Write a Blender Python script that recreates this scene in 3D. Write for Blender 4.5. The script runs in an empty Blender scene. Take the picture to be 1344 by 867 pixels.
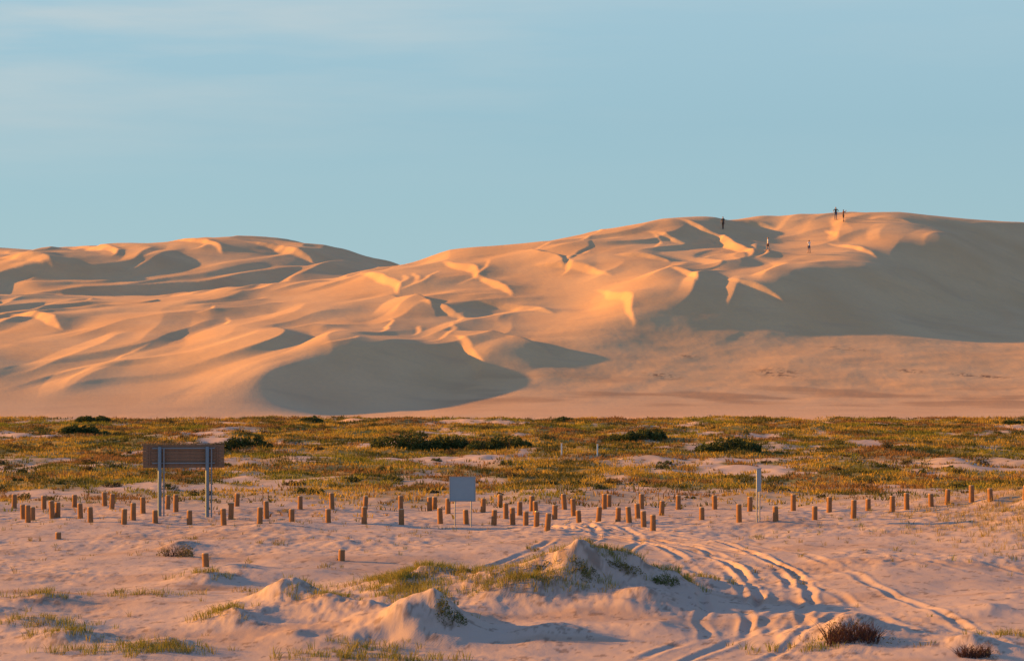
import bpy, math, numpy as np
from mathutils import Vector, Matrix
rng=np.random.default_rng(7)
K=3173.0; CH=7.1; HV=450.0
scene=bpy.context.scene
scene.view_settings.view_transform='Standard'; scene.view_settings.look='None'; scene.view_settings.exposure=0

# ------------------------------------------------------------ noise
def _h(ix,iy,s):
    h=(ix*374761393+iy*668265263+s*1442695041)&0xffffffff
    h=((h^(h>>13))*1274126177)&0xffffffff
    h=h^(h>>16)
    h=(h*2246822519)&0xffffffff
    return (h^(h>>15))
def pn(x,y,s=0):
    x=np.asarray(x,float); y=np.asarray(y,float)
    ix=np.floor(x).astype(np.int64); iy=np.floor(y).astype(np.int64)
    fx=x-ix; fy=y-iy
    u=fx*fx*fx*(fx*(fx*6-15)+10); v=fy*fy*fy*(fy*(fy*6-15)+10)
    def g(dx,dy):
        a=_h(ix+dx,iy+dy,s)*(2*math.pi/4294967296.0)
        return np.cos(a)*(fx-dx)+np.sin(a)*(fy-dy)
    a=g(0,0); b=g(1,0); c=g(0,1); d=g(1,1)
    return 1.5*((a*(1-u)+b*u)*(1-v)+(c*(1-u)+d*u)*v)
def fbm(x,y,o=4,s=0,g=.5):
    r=0;a=1
    for i in range(o):
        r=r+a*pn(x*2**i+i*17.3,y*2**i-i*9.1,s+i); a*=g
    return r
def ss(a,b,x):
    t=np.clip((x-a)/(b-a),0,1); return t*t*(3-2*t)

# ------------------------------------------------------------ dune macro shape (surveyed spot heights)
P=[]
def c(u,v,d): P.append(((u-672)/K*d,d,CH+(HV-v)/K*d))
def cz(u,d,z): P.append(((u-672)/K*d,d,z))
for u in range(-700,2100,140):
    cz(u,232,0); cz(u,222,0); cz(u,470,11)
for q in [(700,520,243),(900,510,247),(1100,500,251),(1344,492,255),(1500,490,255),
 (1344,440,277),(1200,450,267),(1500,440,277),(1050,470,259),
 (860,440,265),(980,443,266),(1080,433,270),(1195,406,285),(1280,392,298),(1344,387,307),(1450,380,318),(1600,375,325),
 (825,402,272),(840,384,276),(950,380,277),(1050,366,282),(1150,350,293.5),(1250,318,314),(880,360,285),(960,352,290),(1050,338,299),(1150,322,311),
 (1344,345,322),(1344,293,343),(1450,300,348),(1600,310,350),
 (1100,279,334),(1180,280,337),(1250,286,341),(1000,300,326),(1000,283,331),(940,284,325),(880,289,320),(960,320,314),(800,303,316),(700,318,314),(600,333,312),(530,345,315),
 (800,340,299),(700,360,295),(600,380,289),(500,388,288),(700,402,281),(780,402,278),
 (655,447,262),(690,484,252),(745,468,257),(790,443,263),(620,430,269),(640,462,256),
 (350,483,243.5),(450,467,248.5),(540,462,253),(425,542,236.8),(505,532,240),(600,494,250),(618,470,255),(250,492,245),(500,425,271),
 (0,500,245),(150,500,245),(-150,500,245),(0,440,268),(150,440,268),(300,430,268),(420,410,277),(-150,440,268),
 (0,400,290),(150,398,292),(300,388,295),(430,378,298),(-150,395,295),(0,388,330),
 (100,389,343),(200,387,347),(310,381,353),(400,368,360),(480,354,375),(-100,385,340),
 (60,345,358),(160,350,359),(250,350,364),(340,345,372),
 (270,313,400),(340,313,405),(120,321,393),(190,323,398),(60,331,388),(0,327,392),(-100,325,392),(420,324,408),(480,342,412),(520,347,416),
 (-400,500,245),(-400,440,268),(-400,390,310),(-400,330,390),(1900,500,255),(1900,440,285),(1900,380,335),(1900,330,360)]: c(*q)
for u,d,z in [(900,342,18),(1000,351,19),(1100,356,19),(1250,362,19.5),(1344,366,19),(1500,372,19),(700,335,16.5),(600,336,15),(800,336,17),
 (800,400,14),(700,400,14),(620,410,15),(1100,410,14),(1400,410,14),(270,430,19),(340,435,19),(120,425,18),(480,440,16),(0,425,17)]: cz(u,d,z)
P=np.array(P); S0=100.
px_,py_,pz_=P[:,0]/S0,P[:,1]/S0,P[:,2]
def phi(r2): return .5*r2*np.log(r2+1e-12)
n=len(P); A=np.zeros((n+3,n+3))
A[:n,:n]=phi((px_[:,None]-px_)**2+(py_[:,None]-py_)**2)+np.eye(n)*1e-5
A[:n,n]=1;A[:n,n+1]=px_;A[:n,n+2]=py_;A[n,:n]=1;A[n+1,:n]=px_;A[n+2,:n]=py_
W=np.linalg.solve(A,np.concatenate([pz_,[0,0,0]]))
def tps(x,y):
    x=x/S0;y=y/S0;out=np.empty_like(x)
    for i in range(0,len(x),40000):
        X=x[i:i+40000];Y=y[i:i+40000]
        out[i:i+40000]=phi((X[:,None]-px_)**2+(Y[:,None]-py_)**2)@W[:n]+W[n]+W[n+1]*X+W[n+2]*Y
    return out

# ------------------------------------------------------------ sand mounds on the flat : x,y,h,rxl,rxr,ryf,ryb
MOUNDS=[(1.8,66.2,1.3,1.9,1.3,1.3,3.2),(3.2,66.9,.85,1.4,1.1,1.3,2.8),(4.5,67.2,.55,1.4,1.0,1.4,2),(0.5,64.6,.4,1.5,1.2,1.3,2),(3.6,63.9,.5,1.5,1.0,1.2,2),
 (-1.9,58.8,1.2,1.9,1.05,1.3,3.0),(-2.5,68,.8,2.2,2.6,2.6,3),(-0.4,66.4,.35,2.2,1.8,2.4,3),
 (-5.75,63.8,.75,1.5,.8,1.5,2),(-4.7,62.2,.5,1.4,1.1,1.2,2),(-6.95,60.5,.55,1.0,1.2,1.2,1.8),
 (8.25,58.,.65,1.3,1.2,1.5,1.8),(10.6,55.7,.38,1.1,1.,1.3,1.4),(0.9,58.8,.32,1.0,1.2,1.3,2),
 (-9.0,71.5,.35,1.6,1.0,1.6,2),(24.5,100.,1.9,6.,12,11,9),(-11.5,84.,.35,1.2,1.0,2,2),(-5.9,85,.15,1,.8,1.5,1.5),
 (-14.5,62.,.4,4,2.0,2.4,3),(21,88,.45,5,8,7,6),(15.5,78,.25,3,3,3,3),(-9,92,.2,4,2,4,4),(-10.5,57.5,.35,2,1.1,1.3,2),(-12.8,66,.3,2,1.1,1.6,2),(-8.3,75,.25,2.5,1.2,1.6,2),
 (-3.6,61.2,.3,1.2,.8,1.0,1.4),(3.6,59.6,.22,1.3,.8,1.1,1.4),(5.6,70.6,.25,1.4,1.,1.2,1.6),(-1.0,73.5,.25,1.6,1.,1.3,1.8),(12.4,63,.22,1.6,1.,1.3,1.6),
 (-8.0,56.3,.3,1.4,.9,1.1,1.5),(-5.2,57.6,.22,1.2,.8,1.0,1.4),(-11.8,60.2,.25,1.4,.9,1.1,1.5)]
NM=len(MOUNDS)
mr_=np.random.default_rng(91)
for i in range(40):
    yy=mr_.uniform(125,226); MOUNDS.append((mr_.uniform(-.24,.24)*yy,yy,mr_.uniform(.1,.3),*mr_.uniform(1.2,3.2,4)))
def mounds(x,y,mask=False):
    z=np.zeros_like(x)
    for i,(mx,my,h,a,b,f,g) in enumerate(MOUNDS):
        if mask and (i>=NM or i==15 or h<.3): continue
        m=(np.abs(x-mx)<3.2*max(a,b))&(np.abs(y-my)<3.2*max(f,g))
        if not m.any(): continue
        dx=x[m]-mx;dy=y[m]-my
        nn=pn(dx*.9+i*3,dy*.9,50+i)*.35
        dx=dx+nn*.6; dy=dy+nn*1.0
        q=np.sqrt((dx/np.where(dx<0,a,b))**2+(dy/np.where(dy<0,f,g))**2)
        e=np.exp(-1.3*(q**1.3))
        if mask: z[m]=np.maximum(z[m],e); continue
        z[m]=z[m]+h*e*(1+.25*nn)
        if i<NM and i!=15: z[m]=z[m]+.026*fbm(x[m]/.35,y[m]/.5,3,77)*np.minimum(1,e*2.2)*min(1,h*1.5)
    return z
# ------------------------------------------------------------ vehicle tracks
def fl(u,v):
    d=CH*K/(v-HV); return ((u-672)/K*d,d)
TR=[[(1025,850),(1016,805),(1006,772),(985,742),(940,717),(880,704),(820,698),(770,695),(735,690),(700,686),(660,684)],
 [(975,850),(960,800),(953,766),(930,737),(885,717),(830,705),(780,694),(740,688),(700,680)],
 [(1300,870),(1200,815),(1080,752),(1020,727),(940,710),(860,699),(800,691),(760,686),(730,676)],
 [(600,756),(700,735),(742,719),(757,702),(748,690),(738,680)],
 [(1016,805),(985,832),(920,850),(840,880)],[(1080,790),(1020,832),(960,860),(900,900)],
 [(200,698),(330,694),(450,700),(560,706),(660,704),(760,698),(800,690)],
 [(-40,700),(150,697),(330,702),(480,712),(620,716),(720,716),(780,712)],
 [(1012,812),(1030,780),(1010,748),(950,727),(880,713),(800,703),(760,696)],
 [(1400,770),(1250,742),(1120,728),(1000,717),(900,709),(820,700),(780,690)],
 [(690,760),(760,740),(800,722),(812,706),(795,694),(770,684)]]
def cr(p,n=7):
    p=[np.array(a,float) for a in p]; p=[2*p[0]-p[1]]+p+[2*p[-1]-p[-2]]; o=[]
    for i in range(1,len(p)-2):
        for k in range(n):
            t=k/n
            o.append(.5*((2*p[i])+(-p[i-1]+p[i+1])*t+(2*p[i-1]-5*p[i]+4*p[i+1]-p[i+2])*t*t+(-p[i-1]+3*p[i]-3*p[i+1]+p[i+2])*t**3))
    o.append(p[-2]); return np.array(o)
TRW=[cr([fl(*q) for q in t]) for t in TR]
def sdist(x,y,pl):
    best=np.full(x.shape,1e9)
    for a,b in zip(pl[:-1],pl[1:]):
        ab=b-a; L=ab@ab
        t=np.clip(((x-a[0])*ab[0]+(y-a[1])*ab[1])/L,0,1)
        best=np.minimum(best,(x-a[0]-t*ab[0])**2+(y-a[1]-t*ab[1])**2)
    return np.sqrt(best)
def tracks(x,y):
    z=np.zeros_like(x)
    for i,pl in enumerate(TRW):
        lo=pl.min(0)-2;hi=pl.max(0)+2
        m=(x>lo[0])&(x<hi[0])&(y>lo[1])&(y<hi[1])
        if not m.any(): continue
        xx=x[m]+.12*pn(x[m]*.6,y[m]*.4,170+i);yy=y[m]
        d=np.abs(sdist(xx,yy,pl)-.76-.06*pn(xx*.3,yy*.3,150+i))
        amp=(.050 if i in(0,1,3,8,4) else .032)*np.clip(.7+1.3*pn(xx*.3,yy*.2,70+i),.1,1.6)
        for e in (pl[0],pl[-1]): amp=amp*ss(0,5,np.hypot(xx-e[0],yy-e[1]))
        z[m]+=amp*(-1.0*np.exp(-(d/.13)**2)+.6*np.exp(-((d-.24)/.09)**2))
    return z
# ------------------------------------------------------------ ground base
def vegd(x,y):
    """vegetation density 0..1"""
    n1=fbm(x/9.,y/16.,4,11); n2=fbm(x/2.2,y/4.5,3,19)
    d=ss(-.42,.05,n1*.75+n2*.42+.10)
    d=np.maximum(d,np.exp(-((x-4.5)/4)**4-((y-178)/12)**4))
    edge=ss(98,112,y+4*pn(x/7,y/7,5))
    d=d*(.22+.78*ss(104,122,y+6*pn(x/9,y/7,8)))*edge*(1-ss(223,231,y+4*pn(x/6,y/6,3)))
    pale=np.exp(-((y-144-6*pn(x/18,3.3,4))/5.)**2)*ss(-.15,.25,pn(x/11,y/20,31)+.3*ss(8,25,x)+.2*ss(-18,-26,x))
    pale+=np.exp(-((y-116)/4.)**2)*ss(-.1,.35,pn(x/9,y/9,37))*.8
    return np.clip(d*(1-.92*np.clip(pale,0,1)),0,1)
SC=[]
def H0(x,y):
    shp=np.shape(x); x=np.ravel(np.asarray(x,float)); y=np.ravel(np.asarray(y,float))
    flatm=1-ss(222,236,y)
    z=.19*fbm(x/10.,y/13.,3,1)+.05*fbm(x/2.6,y/3.4,3,2)*ss(40,60,y)
    near=1-ss(105,135,y)
    chur=ss(-.1,.4,pn(x/5,y/8,44)+.35*np.exp(-((y-92)/9)**2))
    z=z+near*(.030*chur*fbm(x/.5,y/.7,3,3)+.005*fbm(x/.25,y/.4,2,6))
    mid=ss(118,135,y)
    z=z+mid*(.20*fbm(x/4.,y/6.,3,9))
    z=z*flatm+mounds(x,y)
    tz=np.zeros_like(z); m=(y<125)&(y>40)
    if m.any(): tz[m]=tracks(x[m],y[m])
    z=z+tz
    dm=(y>222)
    if dm.any():
        X=x[dm];Y=y[dm]
        tx=np.clip(X,-.42*Y,.42*Y)
        yc=np.minimum(Y,470)
        D=tps(np.clip(tx,-200,200),yc)
        far=1-ss(440,900,Y)
        on=ss(234,252,Y)
        wx=X+8*fbm(X/34,Y/34,2,21); wy=Y+10*fbm(X/38,Y/38,2,22)
        def saw(s,seed,sharp,pw=1.3):
            ph=s+.6*pn(wx/26,wy/26,seed)
            f=ph-np.floor(ph)
            v=np.where(f<sharp,f/sharp,(1-f)/(1-sharp))
            return v**pw-.4
        am=ss(-.25,.45,pn(X/30,Y/34,25)); am2=ss(-.1,.4,pn(X/17,Y/23,26)); am3=ss(-.15,.4,pn(X/20,Y/24,36)); am4=ss(-.15,.35,pn(X/13,Y/19,38))
        rough=1-.88*ss(-8,6,X)*(1-ss(261,276,Y-.28*X))
        rough=rough*(1-.5*np.exp(-((X+17)/8)**2-((Y-245)/9)**2))
        rough=rough*(1-.55*ss(308,320,Y)*ss(8,20,X)*(1-ss(345,360,Y)))
        D=D+on*rough*(.65*am*saw((wx*.85-wy*.5)/21.,27,.72)+.58*am3*saw((wx*.86-wy*.42)/14.,34,.24,1.1)+.38*am4*saw((wx*.75-wy*.55)/8.,41,.28,1.1)+.26*am2*saw((wx*.7-wy*.7)/6.5,28,.70)+.38*fbm(wx/17,wy/23,2,29,.35)+.015*fbm(X/2.5,Y/4,2,30))
        pl=1-rough
        D=D+on*pl*(.07*fbm(X/6,Y/3,2,111)+.012*fbm(X/1.2,Y/1.4,2,112))
        z[dm]=z[dm]+D*far*ss(225,236,Y)
    return z.reshape(shp)
def scarps(x,y):
    z=np.zeros_like(x)
    for (a,b,h,wf,wb,sd) in SC:
        ab=b-a;L=math.hypot(*ab);t_=ab/L;nn=np.array([-t_[1],t_[0]])
        if nn[0]<0: nn=-nn
        cx,cy=(a+b)/2; R=L+wb*4
        m=(np.abs(x-cx)<R)&(np.abs(y-cy)<R)
        if not m.any(): continue
        dx=x[m]-a[0];dy=y[m]-a[1]
        s=(dx*t_[0]+dy*t_[1])/L; q=(dx*nn[0]+dy*nn[1])*sd
        q=q-.10*L*(1-4*(s-.5)**2)*sd+.9*pn(x[m]/6,y[m]/6,90)+.2*pn(x[m]/2,y[m]/2,92)
        w=np.clip(1-(2*(s-.5)/1.25)**2,0,1)**1.2
        z[m]+=h*w*np.where(q<0,np.clip(1+q/(wf*w+.2),0,1),np.exp(-np.abs(q)/wb))
    return z
def Hf(x,y):
    shp=np.shape(x); x=np.ravel(np.asarray(x,float)); y=np.ravel(np.asarray(y,float))
    return (H0(x,y)+scarps(x,y)).reshape(shp)
def survey(u,v,f=None,lo=50,hi=440):
    f=f or Hf
    d=np.concatenate([np.linspace(lo,235,700),np.linspace(235.2,hi,900)])
    d=d[d>=lo]
    x=(u-672)/K*d; rz=CH+(HV-v)/K*d
    h=f(x,d); k=np.nonzero(rz<h)[0]
    if len(k)==0:
        i=np.argmin(rz-h)
    else: i=k[0]
    return np.array([x[i],d[i]]),h[i]
# wind-cut edges on the dunes (end points, height, face width, back width, side)
for u1,v1,u2,v2,h,sd in [(905,292,985,334,.9,1),(790,384,830,420,.5,1),(960,368,1028,394,.45,1),(715,350,800,358,.5,1),
 (815,336,875,343,.5,1),(590,345,625,366,.6,1),(560,400,605,418,.6,1),(475,360,525,382,.6,1),
 (15,384,95,400,.8,1),(335,320,410,346,1.0,1),(880,350,915,366,.4,1),(1145,288,1195,292,.3,1),(965,290,1012,300,.4,1),
 (10,338,70,352,.9,1),(120,380,190,392,.7,1),(625,366,670,388,.5,1),(10,414,80,430,.6,1),(1095,322,1150,336,.4,1),(602,448,620,500,.5,1),
 (600,440,720,470,.9,-1),(100,325,150,334,.6,1),(230,316,290,330,.6,1),(690,330,740,350,.5,-1),(640,395,720,410,.5,1),(520,390,570,412,.5,-1),(860,305,900,320,.4,1)]:
    a,_=survey(u1,v1,H0,226);b,_=survey(u2,v2,H0,226)
    if math.hypot(*(a-b))>38 or math.hypot(*(a-b))<.5: continue
    SC.append((a,b,h,h*1.7,max(3.,h*6.),sd))
# many minor wind crests scattered over the windward faces
q_=np.random.default_rng(33);cnt=0
while cnt<48:
    sx_=q_.uniform(-62,48);sy_=q_.uniform(252,326)
    if q_.uniform()<.2: sx_,sy_=q_.uniform(-95,-40),q_.uniform(330,395)
    if sx_>-4 and sy_-.28*sx_<284: continue
    L_=q_.uniform(4,12);an=math.radians(q_.uniform(48,92))
    dv=np.array([math.cos(an),math.sin(an)])*L_/2;p_=np.array([sx_,sy_])
    h=q_.uniform(.12,.32);SC.append((p_-dv,p_+dv,h,h*2.0,q_.uniform(2.5,5),1 if q_.uniform()<.8 else -1));cnt+=1

# ------------------------------------------------------------ materials
def mat(name,col,rough=.85,var=.12,scale=8,bump=0,metal=0,col2=None):
    m=bpy.data.materials.new(name);m.use_nodes=True;nt=m.node_tree;b=nt.nodes['Principled BSDF']
    b.inputs['Roughness'].default_value=rough;b.inputs['Metallic'].default_value=metal
    b.inputs['Specular IOR Level'].default_value=.2
    tc=nt.nodes.new('ShaderNodeTexCoord');no=nt.nodes.new('ShaderNodeTexNoise');no.inputs['Scale'].default_value=scale;no.inputs['Detail'].default_value=5
    nt.links.new(tc.outputs['Object'],no.inputs['Vector'])
    mx=nt.nodes.new('ShaderNodeMix');mx.data_type='RGBA'
    mx.inputs[6].default_value=(*[x*(1-var) for x in col],1)
    mx.inputs[7].default_value=(*(col2 or [min(1,x*(1+var)) for x in col]),1)
    nt.links.new(no.outputs['Fac'],mx.inputs[0]);nt.links.new(mx.outputs[2],b.inputs['Base Color'])
    if bump:
        bp=nt.nodes.new('ShaderNodeBump');bp.inputs['Strength'].default_value=bump;bp.inputs['Distance'].default_value=.01
        nt.links.new(no.outputs['Fac'],bp.inputs['Height']);nt.links.new(bp.outputs[0],b.inputs['Normal'])
    return m
def attrmat(name,rough=.8,trans=.25):
    m=bpy.data.materials.new(name);m.use_nodes=True;nt=m.node_tree;b=nt.nodes['Principled BSDF']
    a=nt.nodes.new('ShaderNodeAttribute');a.attribute_name='Col'
    tc=nt.nodes.new('ShaderNodeTexCoord');no=nt.nodes.new('ShaderNodeTexNoise');no.inputs['Scale'].default_value=1.3
    nt.links.new(tc.outputs['Object'],no.inputs['Vector'])
    mr=nt.nodes.new('ShaderNodeMapRange');mr.inputs[3].default_value=.75;mr.inputs[4].default_value=1.25
    nt.links.new(no.outputs['Fac'],mr.inputs[0])
    vm=nt.nodes.new('ShaderNodeVectorMath');vm.operation='SCALE'
    nt.links.new(a.outputs['Color'],vm.inputs[0]);nt.links.new(mr.outputs[0],vm.inputs['Scale'])
    nt.links.new(vm.outputs[0],b.inputs['Base Color']);b.inputs['Roughness'].default_value=rough
    b.inputs['Specular IOR Level'].default_value=.15
    if trans:
        t=nt.nodes.new('ShaderNodeBsdfTranslucent');nt.links.new(vm.outputs[0],t.inputs['Color'])
        ms=nt.nodes.new('ShaderNodeMixShader');ms.inputs[0].default_value=trans
        nt.links.new(b.outputs[0],ms.inputs[1]);nt.links.new(t.outputs[0],ms.inputs[2])
        nt.links.new(ms.outputs[0],nt.nodes['Material Output'].inputs[0])
    return m
def sandmat():
    m=bpy.data.materials.new('sand');m.use_nodes=True;nt=m.node_tree;N=nt.nodes;L=nt.links;b=N['Principled BSDF']
    b.inputs['Roughness'].default_value=.9;b.inputs['Specular IOR Level'].default_value=.1
    g=N.new('ShaderNodeNewGeometry')
    def noise(s,det=5,vec=None,st=(1,1,1)):
        mp=N.new('ShaderNodeMapping');mp.inputs['Scale'].default_value=st;L.new(g.outputs['Position'],mp.inputs[0])
        n=N.new('ShaderNodeTexNoise');n.inputs['Scale'].default_value=s;n.inputs['Detail'].default_value=det;L.new(mp.outputs[0],n.inputs['Vector']);return n
    def mix(f,a,bb):
        x=N.new('ShaderNodeMix');x.data_type='RGBA'
        for i,v in ((0,f),(6,a),(7,bb)):
            if isinstance(v,tuple): x.inputs[i].default_value=(*v,1)
            elif isinstance(v,(int,float)): x.inputs[i].default_value=v
            else: L.new(v,x.inputs[i])
        return x.outputs[2]
    def rng_(v,a,bb,c0=0,c1=1):
        r=N.new('ShaderNodeMapRange');r.inputs[1].default_value=a;r.inputs[2].default_value=bb;r.inputs[3].default_value=c0;r.inputs[4].default_value=c1;L.new(v,r.inputs[0]);return r.outputs[0]
    def at(nm):
        a=N.new('ShaderNodeAttribute');a.attribute_name=nm;return a.outputs['Fac']
    n1=noise(.12,6).outputs['Fac']; n2=noise(2.2,6).outputs['Fac'];n3=noise(14,4).outputs['Fac']
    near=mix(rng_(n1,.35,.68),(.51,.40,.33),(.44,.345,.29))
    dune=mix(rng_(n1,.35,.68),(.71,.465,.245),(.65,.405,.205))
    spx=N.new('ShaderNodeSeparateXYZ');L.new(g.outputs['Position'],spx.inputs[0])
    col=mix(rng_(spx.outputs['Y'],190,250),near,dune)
    col=mix(rng_(n2,.35,.75,0,.25),col,(.48,.36,.25))
    # faint darker mineral streaks on the lower dune apron
    st=noise(.35,5,None,(.35,1.6,1)).outputs['Fac']
    col=mix(rng_(st,.55,.78,0,.35),col,(.46,.31,.20))
    litter=mix(rng_(n2,.35,.7),(.31,.23,.06),(.19,.12,.045))
    litter=mix(rng_(noise(.25,3).outputs['Fac'],.42,.60),litter,(.17,.16,.04))
    col=mix(at('veg'),col,litter)
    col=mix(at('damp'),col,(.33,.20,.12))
    col=mix(at('debris_shade'),col,(.15,.10,.07))
    L.new(col,b.inputs['Base Color'])
    w=N.new('ShaderNodeTexWave');w.inputs['Scale'].default_value=5;w.inputs['Distortion'].default_value=9;w.inputs['Detail'].default_value=3;w.inputs['Detail Scale'].default_value=.7
    mp=N.new('ShaderNodeMapping');mp.inputs['Rotation'].default_value=(0,0,.5);L.new(g.outputs['Position'],mp.inputs[0]);L.new(mp.outputs[0],w.inputs['Vector'])
    b1=N.new('ShaderNodeBump');b1.inputs['Strength'].default_value=.16;b1.inputs['Distance'].default_value=.008;L.new(w.outputs['Fac'],b1.inputs['Height'])
    b2=N.new('ShaderNodeBump');b2.inputs['Strength'].default_value=.4;b2.inputs['Distance'].default_value=.04;L.new(n2,b2.inputs['Height']);L.new(b1.outputs[0],b2.inputs['Normal'])
    b3=N.new('ShaderNodeBump');b3.inputs['Strength'].default_value=.5;b3.inputs['Distance'].default_value=.012;L.new(n3,b3.inputs['Height']);L.new(b2.outputs[0],b3.inputs['Normal'])
    L.new(b3.outputs[0],b.inputs['Normal'])
    return m
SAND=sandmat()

def mkmesh(name,V,F,material,col=None,smooth=False,loc=None):
    V=np.asarray(V,float);F=np.asarray(F,int)
    me=bpy.data.meshes.new(name);me.vertices.add(len(V));me.vertices.foreach_set('co',V.ravel())
    k=F.shape[1];me.loops.add(F.size);me.loops.foreach_set('vertex_index',F.ravel())
    me.polygons.add(len(F));me.polygons.foreach_set('loop_start',np.arange(0,F.size,k));me.polygons.foreach_set('loop_total',np.full(len(F),k))
    if smooth: me.polygons.foreach_set('use_smooth',np.ones(len(F),bool))
    me.update(calc_edges=True)
    if col is not None:
        a=me.color_attributes.new('Col','FLOAT_COLOR','POINT');c4=np.ones((len(V),4));c4[:,:3]=col;a.data.foreach_set('color',c4.ravel())
    me.materials.append(material)
    o=bpy.data.objects.new(name,me);scene.collection.objects.link(o)
    if loc is not None:o.location=loc
    return o

# ------------------------------------------------------------ terrain sheet
ys=np.concatenate([np.linspace(5,51,40,endpoint=False),np.linspace(51,120,430,endpoint=False),np.linspace(120,228,190,endpoint=False),
  np.linspace(228,348,440,endpoint=False),np.linspace(348,430,150,endpoint=False),np.geomspace(430,7000,46)])
ts=np.concatenate([np.linspace(-3,-.27,45,endpoint=False),np.linspace(-.27,.27,820,endpoint=False),np.linspace(.27,3,46)])
T,Y=np.meshgrid(ts,ys); X=T*Y; X=X.ravel();Y=Y.ravel()
Z=Hf(X,Y)
nr,nc=len(ys),len(ts)
idx=np.arange(nr*nc).reshape(nr,nc)
F=np.stack([idx[:-1,:-1],idx[:-1,1:],idx[1:,1:],idx[1:,:-1]],-1).reshape(-1,4)
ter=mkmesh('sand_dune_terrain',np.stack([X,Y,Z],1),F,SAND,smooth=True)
def addattr(nm,v):
    a=ter.data.attributes.new(nm,'FLOAT','POINT');a.data.foreach_set('value',v.astype(np.float32))
vg=np.zeros_like(X);m=(Y>90)&(Y<236);vg[m]=vegd(X[m],Y[m])
bank=np.exp(-((X-22)/5.5)**2-((Y-95)/10)**2);m=bank>.05
vg[m]=np.maximum(vg[m],.55*bank[m]*ss(-.2,.4,fbm(X[m]/1.5,Y[m]/2.5,3,95)))
addattr('veg',np.clip(vg*.95,0,1))
dp=np.zeros_like(X)
m=(Y<110)
dp[m]=ss(.05,.5,fbm(X[m]/4,Y[m]/1.6,3,61))*np.exp(-((Y[m]-68.8)/2.)**2)*ss(-6.5,-8.5,X[m])*.9
dp[m]=np.maximum(dp[m],.35*ss(.1,.6,fbm(X[m]/7,Y[m]/3,3,63)))
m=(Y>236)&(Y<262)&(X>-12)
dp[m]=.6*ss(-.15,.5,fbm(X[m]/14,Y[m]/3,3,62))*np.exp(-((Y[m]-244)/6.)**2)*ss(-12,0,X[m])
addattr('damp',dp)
db=np.zeros_like(X)
for u,v,w,dd in [(1020,490,2.2,1.4),(1195,487,1.2,.7),(870,493,1.6,.9),(1285,494,3.2,.7),(1110,458,2.0,.5),(905,468,1.0,.5)]:
    (cx,cy),_=survey(u,v,None,226)
    m=(np.abs(X-cx)<w*2.5)&(np.abs(Y-cy)<9)
    db[m]=np.maximum(db[m],np.exp(-(((X[m]-cx)/w)**2+((Y[m]-cy+.2*(X[m]-cx))/dd)**2))*ss(-.05,.4,fbm(X[m]/1.3,Y[m]/.5,4,66+int(u),.7)))
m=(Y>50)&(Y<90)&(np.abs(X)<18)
db[m]=np.maximum(db[m],.55*ss(.25,.75,mounds(X[m],Y[m],True))*ss(.0,.5,fbm(X[m]/.22,Y[m]/.4,3,97,.8)+.3*pn(X[m]/1.5,Y[m]/1.5,98)))  # dark litter flecks that also paint in the mounds' shaded flanks
m=(Y>50)&(Y<104)
db[m]=np.maximum(db[m],.6*ss(.55,.85,fbm(X[m]/.5,Y[m]/.8,4,99,.75)))
addattr('debris_shade',db)

# ------------------------------------------------------------ grass
def tufts(name,x,y,h,spread,nb,bw,col,material,lean=.5):
    """many-bladed tufts merged in one mesh"""
    n=len(x); z=Hf(x,y)
    x=np.repeat(x,nb);y=np.repeat(y,nb);z=np.repeat(z,nb);h=np.repeat(h,nb);sp=np.repeat(spread,nb);w=np.repeat(bw,nb);cc=np.repeat(col,nb,0)
    M=n*nb
    a=rng.uniform(0,2*math.pi,M);r=np.sqrt(rng.uniform(0,1,M))*sp
    bx=x+np.cos(a)*r;by=y+np.sin(a)*r
    hh=h*rng.uniform(.5,1.15,M); ln=hh*lean*rng.uniform(.2,1.2,M)
    wa=rng.uniform(0,math.pi,M);wx=np.cos(wa)*w/2;wy=np.sin(wa)*w/2
    tipx=bx+np.cos(a)*ln;tipy=by+np.sin(a)*ln
    mx=bx+np.cos(a)*ln*.35;my=by+np.sin(a)*ln*.35
    V=np.stack([np.stack([bx-wx,by-wy,z-.03],1),np.stack([bx+wx,by+wy,z-.03],1),np.stack([mx+wx*.8,my+wy*.8,z+hh*.6],1),np.stack([mx-wx*.8,my-wy*.8,z+hh*.6],1),np.stack([tipx,tipy,z+hh],1)],1).reshape(-1,3)
    b=np.arange(M)*5
    Fq=np.concatenate([np.stack([b,b+1,b+2],1),np.stack([b,b+2,b+3],1),np.stack([b+3,b+2,b+4],1)])
    cc=cc*rng.uniform(.7,1.3,(M,1))
    C=np.repeat(cc,5,0)
    return mkmesh(name,V,Fq,material,C)
GM=attrmat('grass_blades',.8,.3)
def pal(x,y,w=None):
    g=np.array([.225,.215,.03]);o=np.array([.46,.31,.055]);b=np.array([.23,.12,.05]);dk=np.array([.06,.072,.02])
    n1=fbm(x/12,y/12,3,71)+rng.normal(0,.12,len(x)); n2=fbm(x/7,y/9,3,74)+rng.normal(0,.12,len(x)); n3=fbm(x/5,y/6,3,79)+rng.normal(0,.12,len(x))
    a=ss(-.36,.10,n1)[:,None]; c_=g*(1-a)+o*a
    bb=(ss(-.02,.30,n2)*.9)[:,None]; c_=c_*(1-bb)+b*bb
    d=(ss(.04,.36,n3)*.88)[:,None]; return c_*(1-d)+dk*d
N=68000
yy=np.sqrt(rng.uniform(98**2,231**2,N));xx=rng.uniform(-.27,.27,N)*yy
d=vegd(xx,yy);k=rng.uniform(0,1,N)<d*.95+.012
xx=xx[k];yy=yy[k];sc=.4+.75*rng.uniform(0,1,len(xx))**2.5
tufts('coastal_grass_field',xx,yy,.27*sc,.28*sc+.05,8,.035+.02*(yy/200),pal(xx,yy),GM,.9)
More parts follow.
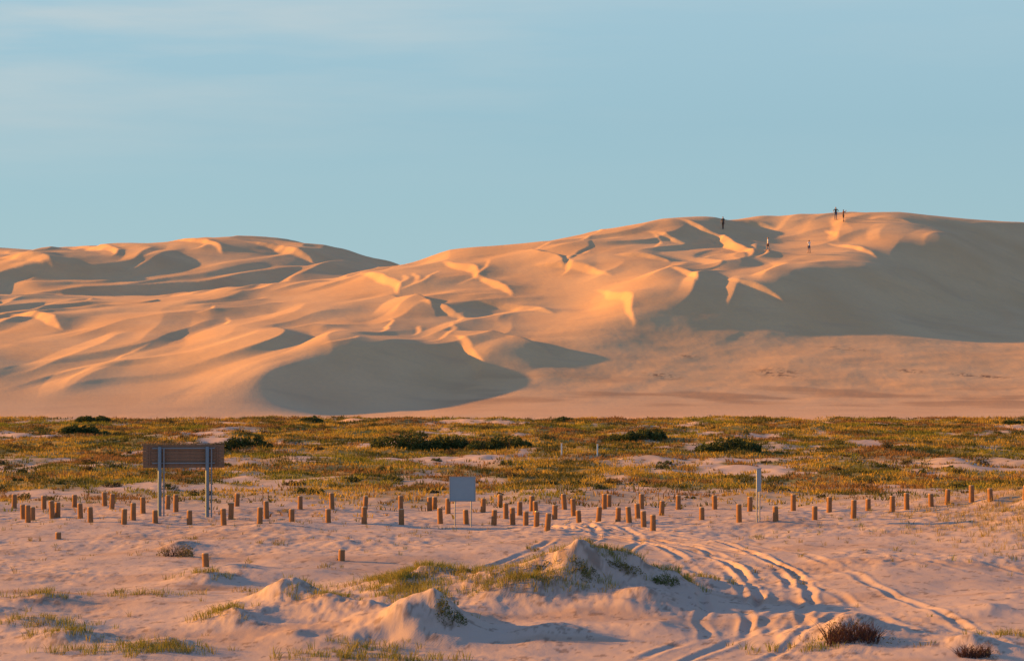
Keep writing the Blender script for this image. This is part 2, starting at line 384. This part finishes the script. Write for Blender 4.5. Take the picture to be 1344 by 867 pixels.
# dry grass on right-hand bank + wisps on the flat
def clump(cx,cy,rx,ry,n):
    return cx+rng.normal(0,1,n)*rx,cy+rng.normal(0,1,n)*ry
L_=[clump(22,95,3.6,6,900),clump(20,84,2.2,4,200),clump(-1.8,67.5,1.2,1.,130),clump(-2.9,66.5,.5,1.0,240),clump(.4,65.0,1.1,.35,170),clump(-3.2,69,.9,.5,90),
    clump(2.3,67.2,.5,.5,80),clump(4.4,68,.6,.5,70),clump(3.1,67.6,.7,.3,80),clump(-.2,66.2,.9,.5,60),clump(-2.1,59.6,.5,.4,35),clump(-4.8,62.6,.5,.4,35),clump(-5.9,64.5,.4,.4,25),
    clump(-3.4,56,.6,.5,45),clump(-8.6,55.5,1.0,.4,130),clump(-7.3,61,.4,.4,50),clump(-3.3,54.6,.9,.3,80),clump(-11.5,60,.7,.3,45),clump(-10,67.5,.8,.3,30),
    clump(-9,71.6,.4,.4,25),clump(-10.6,57.6,.5,.3,35),clump(5.7,70.7,.4,.3,18),clump(-12.9,66,.5,.3,25),clump(-1,73.6,.4,.3,20),clump(6.5,56,.6,.3,25),clump(11.8,57.5,.5,.3,22)]
xs=np.concatenate([a for a,b in L_]);ysx=np.concatenate([b for a,b in L_])
c0=np.array([.40,.28,.09]);c1=np.array([.20,.22,.04]);f=rng.uniform(0,1,(len(xs),1));f=np.where((xs>15)[:,None],f*.35,.35+.65*f)
tufts('dune_grass',xs,ysx,np.where(xs>15,.22,.18)*rng.uniform(.6,1.3,len(xs)),np.full(len(xs),.12),12,np.full(len(xs),.013),c0*(1-f)+c1*f,GM,.9)
# sparse sprigs on the foreground flat
sp=[(45,710),(365,714),(430,745),(155,778),(322,776),(335,713),(600,752),(700,722),(995,708),(268,737),(1215,845),(540,700),(120,660),(1330,735),(455,783),(250,707),(375,672),(640,757)]
xs=[];yv=[]
for u,v in sp:
    (a,b),_=survey(u,v);q=rng.integers(4,12);xs+=list(a+rng.normal(0,.14,q));yv+=list(b+rng.normal(0,.25,q))
q=360;qy=98-rng.exponential(11,q);qx=rng.uniform(-.23,.23,q)*qy;kk=qy>56;xs=np.array(xs+list(qx[kk]));yv=np.array(yv+list(qy[kk]))
f=rng.uniform(0,1,(len(xs),1))
tufts('grass_sprigs',xs,yv,rng.uniform(.07,.2,len(xs)),np.full(len(xs),.09),9,np.full(len(xs),.014),np.array([.16,.17,.04])*(1-f)+np.array([.3,.2,.07])*f,GM,.8)

# ------------------------------------------------------------ shrubs
LM=attrmat('shrub_leaves',.7,.2)
def shrub(name,u,v,w,h,nl,leaf,c_a,c_b,twigs=30,lo=50,tw=.012,tcol=(.16,.10,.07),dep=.6):
    (cx,cy),_=survey(u,v,None,lo)
    nb=max(5,int(w*5)); lob=np.stack([rng.uniform(-.45,.45,nb)*w,rng.uniform(-.4,.4,nb)*w*dep],1)
    lr=rng.uniform(.16,.3,nb)*min(w,2.2); lh=h*rng.uniform(.55,1.,nb)*(1-.9*(np.abs(lob[:,0])/(w*.62))**2)
    li=rng.integers(0,nb,nl)
    dirs=rng.normal(0,1,(nl,3));dirs/=np.linalg.norm(dirs,axis=1)[:,None];dirs[:,2]=np.abs(dirs[:,2])
    rr=rng.uniform(.55,1.05,nl)[:,None]
    p=np.stack([lob[li,0],lob[li,1],np.zeros(nl)],1)+dirs*rr*np.stack([lr[li],lr[li],lh[li]],1)
    gx=cx+p[:,0];gy=cy+p[:,1];p[:,2]+=Hf(gx,gy)
    p[:,0]=gx;p[:,1]=gy
    a=rng.normal(0,1,(nl,3));a/=np.linalg.norm(a,axis=1)[:,None];b=np.cross(a,rng.normal(0,1,(nl,3)));b/=np.linalg.norm(b,axis=1)[:,None]
    s=leaf*rng.uniform(.6,1.3,nl)[:,None]
    V=np.stack([p-a*s,p-b*s*.4,p+a*s,p+b*s*.4],1).reshape(-1,3)
    bb=np.arange(nl)*4;Fq=np.concatenate([np.stack([bb,bb+1,bb+2],1),np.stack([bb,bb+2,bb+3],1)])
    f=(rng.uniform(0,1,(nl,1))*.6+.4*rng.uniform(0,1,nb)[li][:,None])
    col=np.array(c_a)*(1-f)+np.array(c_b)*f; col=np.repeat(col,4,0)
    # twigs : thin 3-sided tapered limbs
    tv=[];tf=[];base=len(V)
    if twigs:
        BX=cx+rng.uniform(-.3,.3,twigs)*w;BY=cy+rng.uniform(-.3,.3,twigs)*w*dep;BZ=Hf(BX,BY)-.03
    for i in range(twigs):
        an=rng.uniform(0,2*math.pi);hh=h*rng.uniform(.5,1.15);ln=hh*rng.uniform(.2,1.0)
        pts=[np.array([BX[i],BY[i],BZ[i]])]
        for q in range(1,4):
            pts.append(pts[-1]+np.array([math.cos(an)*ln/3,math.sin(an)*ln/3,hh/3*(1.3-.3*q)])+rng.normal(0,.03,3)*h)
        for q,pp in enumerate(pts):
            r=tw*(1-.28*q)
            for e in range(3):
                tv.append(pp+np.array([math.cos(e*2.094)*r,math.sin(e*2.094)*r,0]))
        o=base+len(tv)-12
        for q in range(3):
            for e in range(3):
                e2=(e+1)%3;A_=o+q*3+e;B_=o+q*3+e2;tf+=[(A_,B_,B_+3),(A_,B_+3,A_+3)]
    if tv:
        V=np.concatenate([V,np.array(tv)]);Fq=np.concatenate([Fq,np.array(tf)]);col=np.concatenate([col,np.tile(np.array(tcol)*1.,(len(tv),1))])
    return mkmesh(name,V,Fq,LM,col)
G1=(.03,.045,.015);G2=(.085,.11,.03)
for u,v,w,h in [(320,588,3.8,1.0),(540,590,5.6,1.35),(585,590,3.0,1.1),(655,589,4.2,.95),(838,576,5.,.95),(957,591,4.2,.95),(112,569,3.6,.8),(122,553,3.0,.7),(1330,556,2,.4),(740,552,2,.4),(410,553,2,.5)]:
    shrub('coastal_shrub',u,v,w,h,int(1500*w**.8),.10,G1,G2,20,120,.02)
for i in range(130):
    u=rng.uniform(-40,1384);v=rng.uniform(553,655)
    s=rng.uniform(.4,1.3)*(1.3 if v<600 else .9)
    shrub('low_shrub',u,v,s,s*.4,int(280*s),.06,(.05,.06,.02),(.17,.11,.05) if rng.uniform()<.5 else (.11,.13,.04),4,100,.012)
shrub('saltbush',230,730,1.1,.6,900,.03,(.12,.10,.04),(.26,.20,.07),60,60,.009)
shrub('saltbush',875,766,.65,.4,600,.03,(.07,.10,.03),(.17,.19,.05),8,55,.006)
shrub('saltbush',592,818,.75,.34,600,.03,(.06,.08,.025),(.16,.17,.05),8,50,.006)
shrub('saltbush',822,748,.9,.22,500,.03,(.12,.10,.04),(.22,.19,.06),10,55,.006)
shrub('saltbush',770,762,.7,.18,400,.03,(.09,.11,.03),(.22,.19,.06),8,55,.006)
shrub('saltbush',712,750,.35,.16,200,.03,(.09,.11,.03),(.22,.19,.06),4,55,.006)
shrub('saltbush',610,750,.8,.16,400,.03,(.09,.11,.03),(.22,.19,.06),4,55,.006)
shrub('dead_brush',1118,840,2.0,.55,320,.03,(.10,.10,.03),(.22,.15,.06),340,50,.012,(.13,.065,.05))
shrub('dead_brush',1278,862,1.2,.38,150,.025,(.10,.08,.04),(.2,.14,.06),200,50,.011,(.13,.065,.05))
shrub('dead_brush',445,735,.25,.2,20,.02,(.10,.08,.04),(.2,.14,.06),14,50,.010,(.08,.06,.05))

# ------------------------------------------------------------ generic part builders
def cylpart(name,r0,r1,z0,z1,m,x=0,y=0,seg=14,cap=.02,parent=None,wob=0):
    rings=[(r0*1.02,z0),(r0,z0+.02),(r0*.5+r1*.5,(z0+z1)/2),(r1,z1-cap),(r1-cap*.7,z1)]
    V=[]
    for r,z in rings:
        for i in range(seg):
            a=i*2*math.pi/seg;V.append((x+math.cos(a)*r,y+math.sin(a)*r,z))
    me=bpy.data.meshes.new(name);F_=[]
    for k in range(len(rings)-1):
        for i in range(seg):
            j=(i+1)%seg;F_.append((k*seg+i,k*seg+j,(k+1)*seg+j,(k+1)*seg+i))
    F_.append(tuple(range(seg-1,-1,-1)));F_.append(tuple((len(rings)-1)*seg+i for i in range(seg)))
    me.from_pydata(V,[],F_);me.materials.append(m)
    for p in me.polygons:p.use_smooth=len(p.vertices)==4
    if parent is None: return me
    o=bpy.data.objects.new(name,me);scene.collection.objects.link(o);o.parent=parent;return o
def boxpart(name,cx,cy,cz_,sx,sy,sz,m,parent,rot=(0,0,0),bev=.006):
    me=bpy.data.meshes.new(name)
    v=[(a*sx/2,b*sy/2,c_*sz/2) for a in(-1,1) for b in(-1,1) for c_ in(-1,1)]
    me.from_pydata(v,[],[(0,1,3,2),(4,6,7,5),(0,4,5,1),(2,3,7,6),(0,2,6,4),(1,5,7,3)]);me.materials.append(m)
    o=bpy.data.objects.new(name,me);scene.collection.objects.link(o);o.parent=parent;o.location=(cx,cy,cz_);o.rotation_euler=rot
    b=o.modifiers.new('b','BEVEL');b.width=bev;b.segments=2
    return o
def empty(name,x,y,z,rz=0):
    e=bpy.data.objects.new(name,None);scene.collection.objects.link(e);e.location=(x,y,z);e.rotation_euler=(0,0,rz);e.empty_display_size=.3;return e
WOOD=mat('treated_pine',(.27,.135,.06),.85,.35,6,.5)
ENDG=mat('sawn_post_end',(.46,.31,.18),.85,.2,20,.2)
DWOOD=mat('weathered_slats',(.19,.125,.085),.85,.3,9,.4)
GREY=mat('painted_steel',(.17,.22,.26),.5,.12,6,.1,.2)
ALU=mat('aluminium_sheet',(.24,.33,.40),.5,.08,4,.05,.1)
GALV=mat('galvanised_steel',(.30,.32,.34),.5,.12,20,.1,.3)
WHITE=mat('white_paint',(.75,.75,.72),.6,.08,6)
# bollards (shared meshes)
bm=[cylpart('bollard_post',.115,.105,-.3,h,WOOD,cap=.03) for h in (.62,.68,.74)]
for b_ in bm:
    b_.materials.append(ENDG)
    zt=max(v.co.z for v in b_.vertices)
    for p in b_.polygons:
        if p.center.z>zt-.02: p.material_index=1
B=[(19,667),(31,681),(37,685),(43,682),(58,668),(69,680),(76,679),(98,665),(106,680),(119,685),(138,664),(147,668),(163,688),(175,682),(188,673),(204,686),(220,668),(231,672),
(249,688),(294,689),(303,681),(311,664),(341,687),(350,680),(383,684),(394,668),(436,668),(431,686),(479,668),(478,687),(526,668),(527,688),(564,670),(570,668),(578,687),(588,674),
(612,688),(634,672),(648,689),(656,664),(664,681),(673,688),(682,676),(690,689),(698,670),(703,676),(704,691),(718,696),(728,682),(741,668),(753,677),(760,685),(785,684),(793,668),(799,665),
(811,684),(826,686),(837,680),(842,668),(845,691),(857,696),(868,676),(890,668),(921,682),(938,668),(970,685),(984,671),(1018,684),(1041,670),(1069,682),(1088,672),(1120,680),(1139,670),
(1171,672),(1190,668),(1222,664),(1243,662),(1275,660),(1300,657),(271,743),(448,736),(77,707),(-20,684),(-35,666),(1345,655)]
for i,(u,v) in enumerate(B):
    (x,y),z=survey(u,v,None,60)
    o=bpy.data.objects.new('wooden_bollard',bm[i%3]);scene.collection.objects.link(o)
    o.location=(x,y,z-(.25 if i in(79,80,81) else .0)-rng.uniform(0,.14));o.rotation_euler=(rng.normal(0,.035),rng.normal(0,.035),rng.uniform(0,6))
# big information board, seen from behind
(x,y),z=survey(241,677,None,80)
e=empty('information_board_sign',x,y,z,.10)
for i,px in enumerate((-.95,.95)):
    cylpart('post_%d'%(i+1),.075,.075,-.3,2.78,GREY,px,0,parent=e)
    boxpart('post_rail_%d'%(i+1),px+.17,-.02,1.25,.05,.05,2.9,GREY,e)
for i in range(7):
    boxpart('slat_%d'%(i+1),0,.11,2.0+.134*i,3.25,.035,.126,DWOOD,e,(-.0,0,0))
boxpart('top_cap',0,.11,2.905,3.32,.10,.03,DWOOD,e)
for i,zz in enumerate((2.12,2.72)): boxpart('rail_%d'%(i+1),0,.078-.03,zz,2.5,.03,.05,GREY,e)
boxpart('brace',-1.35,.075,2.4,.05,.03,.75,DWOOD,e);boxpart('brace_2',1.35,.075,2.4,.05,.03,.75,DWOOD,e)
boxpart('front_panel',0,.145,2.4,3.0,.012,.75,ALU,e)
# grey notice sign
(x,y),z=survey(607,691,None,80)
e=empty('notice_sign',x,y,z,-.06)
for i,px in enumerate((-.30,.34)): cylpart('post_%d'%(i+1),.025,.025,-.3,1.5,GALV,px,.05,parent=e,cap=.004)
boxpart('panel',0,0,1.48,.98,.02,.92,ALU,e)
boxpart('frame_top',0,-.005,1.955,1.04,.04,.03,GALV,e);boxpart('frame_bottom',0,-.005,1.005,1.04,.04,.03,GALV,e)
boxpart('frame_left',-.505,-.005,1.48,.03,.04,.92,GALV,e);boxpart('frame_right',.505,-.005,1.48,.03,.04,.92,GALV,e)
# narrow side-on sign
(x,y),z=survey(996,685,None,80)
e=empty('side_on_sign',x,y,z,1.22)
for i,px in enumerate((-.22,.22)): cylpart('post_%d'%(i+1),.028,.028,-.3,2.0,GALV,px,.03,parent=e,cap=.004)
boxpart('panel',0,0,1.62,.62,.02,.85,ALU,e);boxpart('frame_top',0,0,2.06,.66,.035,.03,GALV,e);boxpart('frame_bottom',0,0,1.18,.66,.035,.03,GALV,e)
for u,v in ((737,598),(784,599)):
    (x,y),z=survey(u,v,None,100)
    e=empty('white_marker_post',x,y,z)
    boxpart('post',0,0,.25,.09,.07,1.0,WHITE,e);boxpart('cap',0,0,.765,.11,.09,.03,WHITE,e)
for u,v,h in ((345,662,.9),(352,676,1.1)):
    (x,y),z=survey(u,v,None,80)
    e=empty('thin_stake',x,y,z);cylpart('stake',.02,.018,-.2,h,DWOOD,parent=e,cap=.003,seg=8);boxpart('tag',0,-.025,h-.08,.06,.01,.09,WHITE,e)

# ------------------------------------------------------------ people
SKIN=mat('skin',(.42,.24,.16),.6,.06,12);HAIR=mat('hair',(.03,.02,.015),.7,.2,30)
EYE=mat('eye',(.02,.02,.02),.3,.1)
def cloth(n,c_): return mat(n,c_,.9,.1,20,.2)
def person(u,v,yaw,shirt,short,stride=0,arms='down',h=1.74,long_legs=False,at=None):
    (x,y),z=survey(u,v,None,226)
    J=[];E=[];R=[]
    def add(p,r,par=None):
        J.append(p);R.append(r)
        if par is not None:E.append((par,len(J)-1))
        return len(J)-1
    pel=add((0,0,.95),(.15,.11));wa=add((0,0,1.12),(.13,.095),pel);ch=add((0,.0,1.32),(.165,.115),wa)
    ne=add((0,0,1.47),(.055,.055),ch);hb=add((0,.01,1.545),(.068,.075),ne);hm=add((0,.01,1.63),(.078,.098),hb);ht=add((0,0,1.715),(.055,.07),hm)
    no=add((0,.115,1.615),(.014,.014),hm)
    for sgn in(-1,1):
        e_=add((sgn*.082,.0,1.62),(.012,.02),hm)
        sh=add((sgn*.185,0,1.415),(.06,.06),ch)
        if arms=='up' or (arms=='one' and sgn>0):
            el=(sgn*.24,.18,1.28);wr=(sgn*.12,.33,1.47);pa=(sgn*.10,.37,1.53);dr=Vector((0,.3,1)).normalized()
        elif arms=='hips':
            el=(sgn*.36,-.05,1.17);wr=(sgn*.21,.07,1.03);pa=(sgn*.17,.10,.99);dr=Vector((-sgn*.6,.5,-.6)).normalized()
        else:
            el=(sgn*.235,-.02+sgn*stride*.10,1.13);wr=(sgn*.26,.05+sgn*stride*.2,.89);pa=(sgn*.26,.07+sgn*stride*.22,.82);dr=Vector((0,.12,-1)).normalized()
        e1=add(el,(.044,.044),sh);w1=add(wr,(.03,.026),e1);p1=add(pa,(.024,.04),w1)
        side=Vector((0,1,0)) if abs(dr.z)>.8 and arms=='down' else Vector((1,0,0))
        for f_ in range(4):
            off=side*(.022*(f_-1.5));ln=(.075,.085,.08,.062)[f_]
            b0=add(tuple(Vector(pa)+dr*.04+off),(.009,.009),p1)
            b1=add(tuple(Vector(pa)+dr*(.04+ln*.55)+off*1.1),(.0085,.0085),b0);add(tuple(Vector(pa)+dr*(.04+ln)+off+Vector((-sgn*.012,0,0))),(.007,.007),b1)
        t0=add(tuple(Vector(pa)-dr*.01+side*.045),(.010,.010),p1);add(tuple(Vector(pa)+dr*.035+side*.065),(.009,.009),t0)
        s=sgn*stride
        hp=add((sgn*.095,0,.87),(.10,.10),pel)
        kn=add((sgn*.105,-s*.19+.02,.50),(.062,.064),hp)
        an=add((sgn*.11,-s*.36-.01,.09),(.04,.042),kn)
        add((sgn*.12,-s*.36+.15,.035),(.042,.03),an);add((sgn*.11,-s*.36-.06,.04),(.035,.03),an)
    me=bpy.data.meshes.new('p');me.from_pydata(J,E,[])
    o=bpy.data.objects.new('p_tmp',me);scene.collection.objects.link(o)
    mo=o.modifiers.new('Skin','SKIN')
    for i,r in enumerate(R): me.skin_vertices[0].data[i].radius=r
    me.skin_vertices[0].data[0].use_root=True
    o.modifiers.new('s','SUBSURF').levels=1
    dg=bpy.context.evaluated_depsgraph_get();dg.update()
    m2=bpy.data.meshes.new_from_object(o.evaluated_get(dg));bpy.data.objects.remove(o)
    m2.name='person'
    m2.materials.clear()
    shoe=mat('shoe',(.08,.07,.07),.7)
    for mm in (SKIN,shirt,short,shoe,HAIR):m2.materials.append(mm)
    for p in m2.polygons:
        p.use_smooth=True;c_=p.center;i=0
        if c_.z<.085:i=3
        elif c_.z<(.10 if long_legs else .55) : i=0
        elif c_.z<.97 and abs(c_.x)<.215: i=2
        elif c_.z<1.46 and (abs(c_.x)<.2 or c_.z>1.24) and c_.y<.16: i=1
        elif c_.z>1.66 or (c_.z>1.53 and c_.y<-.03): i=4
        if long_legs and .085<=c_.z<.97 and abs(c_.x)<.2:i=2
        p.material_index=i
    b=bpy.data.objects.new('person',m2);scene.collection.objects.link(b)
    k=h/1.76;b.location=(x,y,z-.01);b.scale=(k,k,k);b.rotation_euler=(0,0,yaw)
    import bmesh
    for sgn in(-1,1):
        em=bpy.data.meshes.new('eye')
        q=bmesh.new();bmesh.ops.create_uvsphere(q,u_segments=8,v_segments=6,radius=.012);q.to_mesh(em);q.free();em.materials.append(EYE)
        eo=bpy.data.objects.new('eye',em);scene.collection.objects.link(eo);eo.parent=b;eo.location=(sgn*.032,.098,1.635)
    em=bpy.data.meshes.new('mouth');q=bmesh.new();bmesh.ops.create_uvsphere(q,u_segments=8,v_segments=6,radius=.02);q.to_mesh(em);q.free();em.materials.append(mat('lips',(.3,.12,.1)))
    eo=bpy.data.objects.new('mouth',em);scene.collection.objects.link(eo);eo.parent=b;eo.location=(0,.085,1.565);eo.scale=(1,.5,.3)
    return b
DK=cloth('dark_cloth',(.03,.03,.04));WH=cloth('white_cloth',(.7,.7,.7));BL=cloth('blue_cloth',(.05,.08,.16));RD=cloth('brown_cloth',(.12,.06,.05))
person(949,301,2.6,DK,DK,.4,'down',1.72,True)
person(1008,329,1.3,WH,DK,.5,'down',1.76)
person(1062,332,.4,WH,BL,.2,'one',1.70)
person(1097,289,2.9,DK,BL,.15,'hips',1.80,True)
person(1107,291,-1.2,RD,DK,.3,'up',1.70)

# ------------------------------------------------------------ light
AZ=math.radians(15);EL=math.radians(13)
S=Vector((-math.cos(AZ)*math.cos(EL),math.sin(AZ)*math.cos(EL),math.sin(EL)))
sd=bpy.data.lights.new('sun','SUN');sd.energy=11.0;sd.angle=math.radians(.6);sd.color=(1,.42,.045)
so=bpy.data.objects.new('sun',sd);scene.collection.objects.link(so);so.rotation_euler=S.to_track_quat('Z','Y').to_euler();so.location=(-60,60,60)
w=bpy.data.worlds.new('World');scene.world=w;w.use_nodes=True;nt=w.node_tree;bg=nt.nodes['Background'];N=nt.nodes;L=nt.links
sk=N.new('ShaderNodeTexSky');sk.sky_type='NISHITA';sk.sun_disc=False;sk.sun_elevation=EL;sk.sun_rotation=-(math.pi/2-AZ)
sk.air_density=1.0;sk.dust_density=.4;sk.ozone_density=3.0
sc_=N.new('ShaderNodeVectorMath');sc_.operation='SCALE';sc_.inputs['Scale'].default_value=.12;L.new(sk.outputs[0],sc_.inputs[0])
tc=N.new('ShaderNodeTexCoord');sx=N.new('ShaderNodeSeparateXYZ');L.new(tc.outputs['Generated'],sx.inputs[0])
rp=N.new('ShaderNodeValToRGB');L.new(sx.outputs['Z'],rp.inputs[0])
cr_=rp.color_ramp;cr_.elements[0].position=0;cr_.elements[0].color=(.36,.58,.68,1)
cr_.elements[1].position=1;cr_.elements[1].color=(.10,.21,.50,1)
for p_,c_ in ((.05,(.35,.56,.65,1)),(.09,(.34,.55,.65,1)),(.14,(.39,.60,.70,1)),(.22,(.30,.50,.68,1)),(.45,(.16,.31,.63,1))):
    e_=cr_.elements.new(p_);e_.color=c_
mx=N.new('ShaderNodeMix');mx.data_type='RGBA';mx.inputs[0].default_value=.8;L.new(sc_.outputs[0],mx.inputs[6]);L.new(rp.outputs[0],mx.inputs[7])
# thin high cloud
mp=N.new('ShaderNodeMapping');mp.inputs['Scale'].default_value=(2.2,2.2,18);mp.inputs['Rotation'].default_value=(0,.10,0);L.new(tc.outputs['Generated'],mp.inputs[0])
cn=N.new('ShaderNodeTexNoise');cn.inputs['Scale'].default_value=1.6;cn.inputs['Detail'].default_value=7;cn.inputs['Roughness'].default_value=.55;L.new(mp.outputs[0],cn.inputs['Vector'])
cm=N.new('ShaderNodeMapRange');cm.inputs[1].default_value=.42;cm.inputs[2].default_value=.75;cm.inputs[3].default_value=0;cm.inputs[4].default_value=.7;L.new(cn.outputs['Fac'],cm.inputs[0])
hz=N.new('ShaderNodeMapRange');hz.inputs[1].default_value=.06;hz.inputs[2].default_value=.13;L.new(sx.outputs['Z'],hz.inputs[0])
lf=N.new('ShaderNodeMapRange');lf.inputs[1].default_value=.08;lf.inputs[2].default_value=-.2;lf.inputs[3].default_value=.25;lf.inputs[4].default_value=1.3;L.new(sx.outputs['X'],lf.inputs[0])
ml=N.new('ShaderNodeMath');ml.operation='MULTIPLY';L.new(cm.outputs[0],ml.inputs[0]);L.new(hz.outputs[0],ml.inputs[1])
ml2=N.new('ShaderNodeMath');ml2.operation='MULTIPLY';ml2.use_clamp=True;L.new(ml.outputs[0],ml2.inputs[0]);L.new(lf.outputs[0],ml2.inputs[1])
m2=N.new('ShaderNodeMix');m2.data_type='RGBA';m2.inputs[7].default_value=(.72,.69,.64,1);L.new(ml2.outputs[0],m2.inputs[0]);L.new(mx.outputs[2],m2.inputs[6])
L.new(m2.outputs[2],bg.inputs[0]);bg.inputs[1].default_value=1.0
# ------------------------------------------------------------ camera
cd=bpy.data.cameras.new('camera');cam=bpy.data.objects.new('camera',cd);scene.collection.objects.link(cam)
cd.lens=85;cd.sensor_width=36;cd.clip_start=.5;cd.clip_end=12000
cam.location=(0,0,CH);cam.rotation_euler=(math.radians(90)+math.atan(16.5/K),0,0)
scene.camera=cam
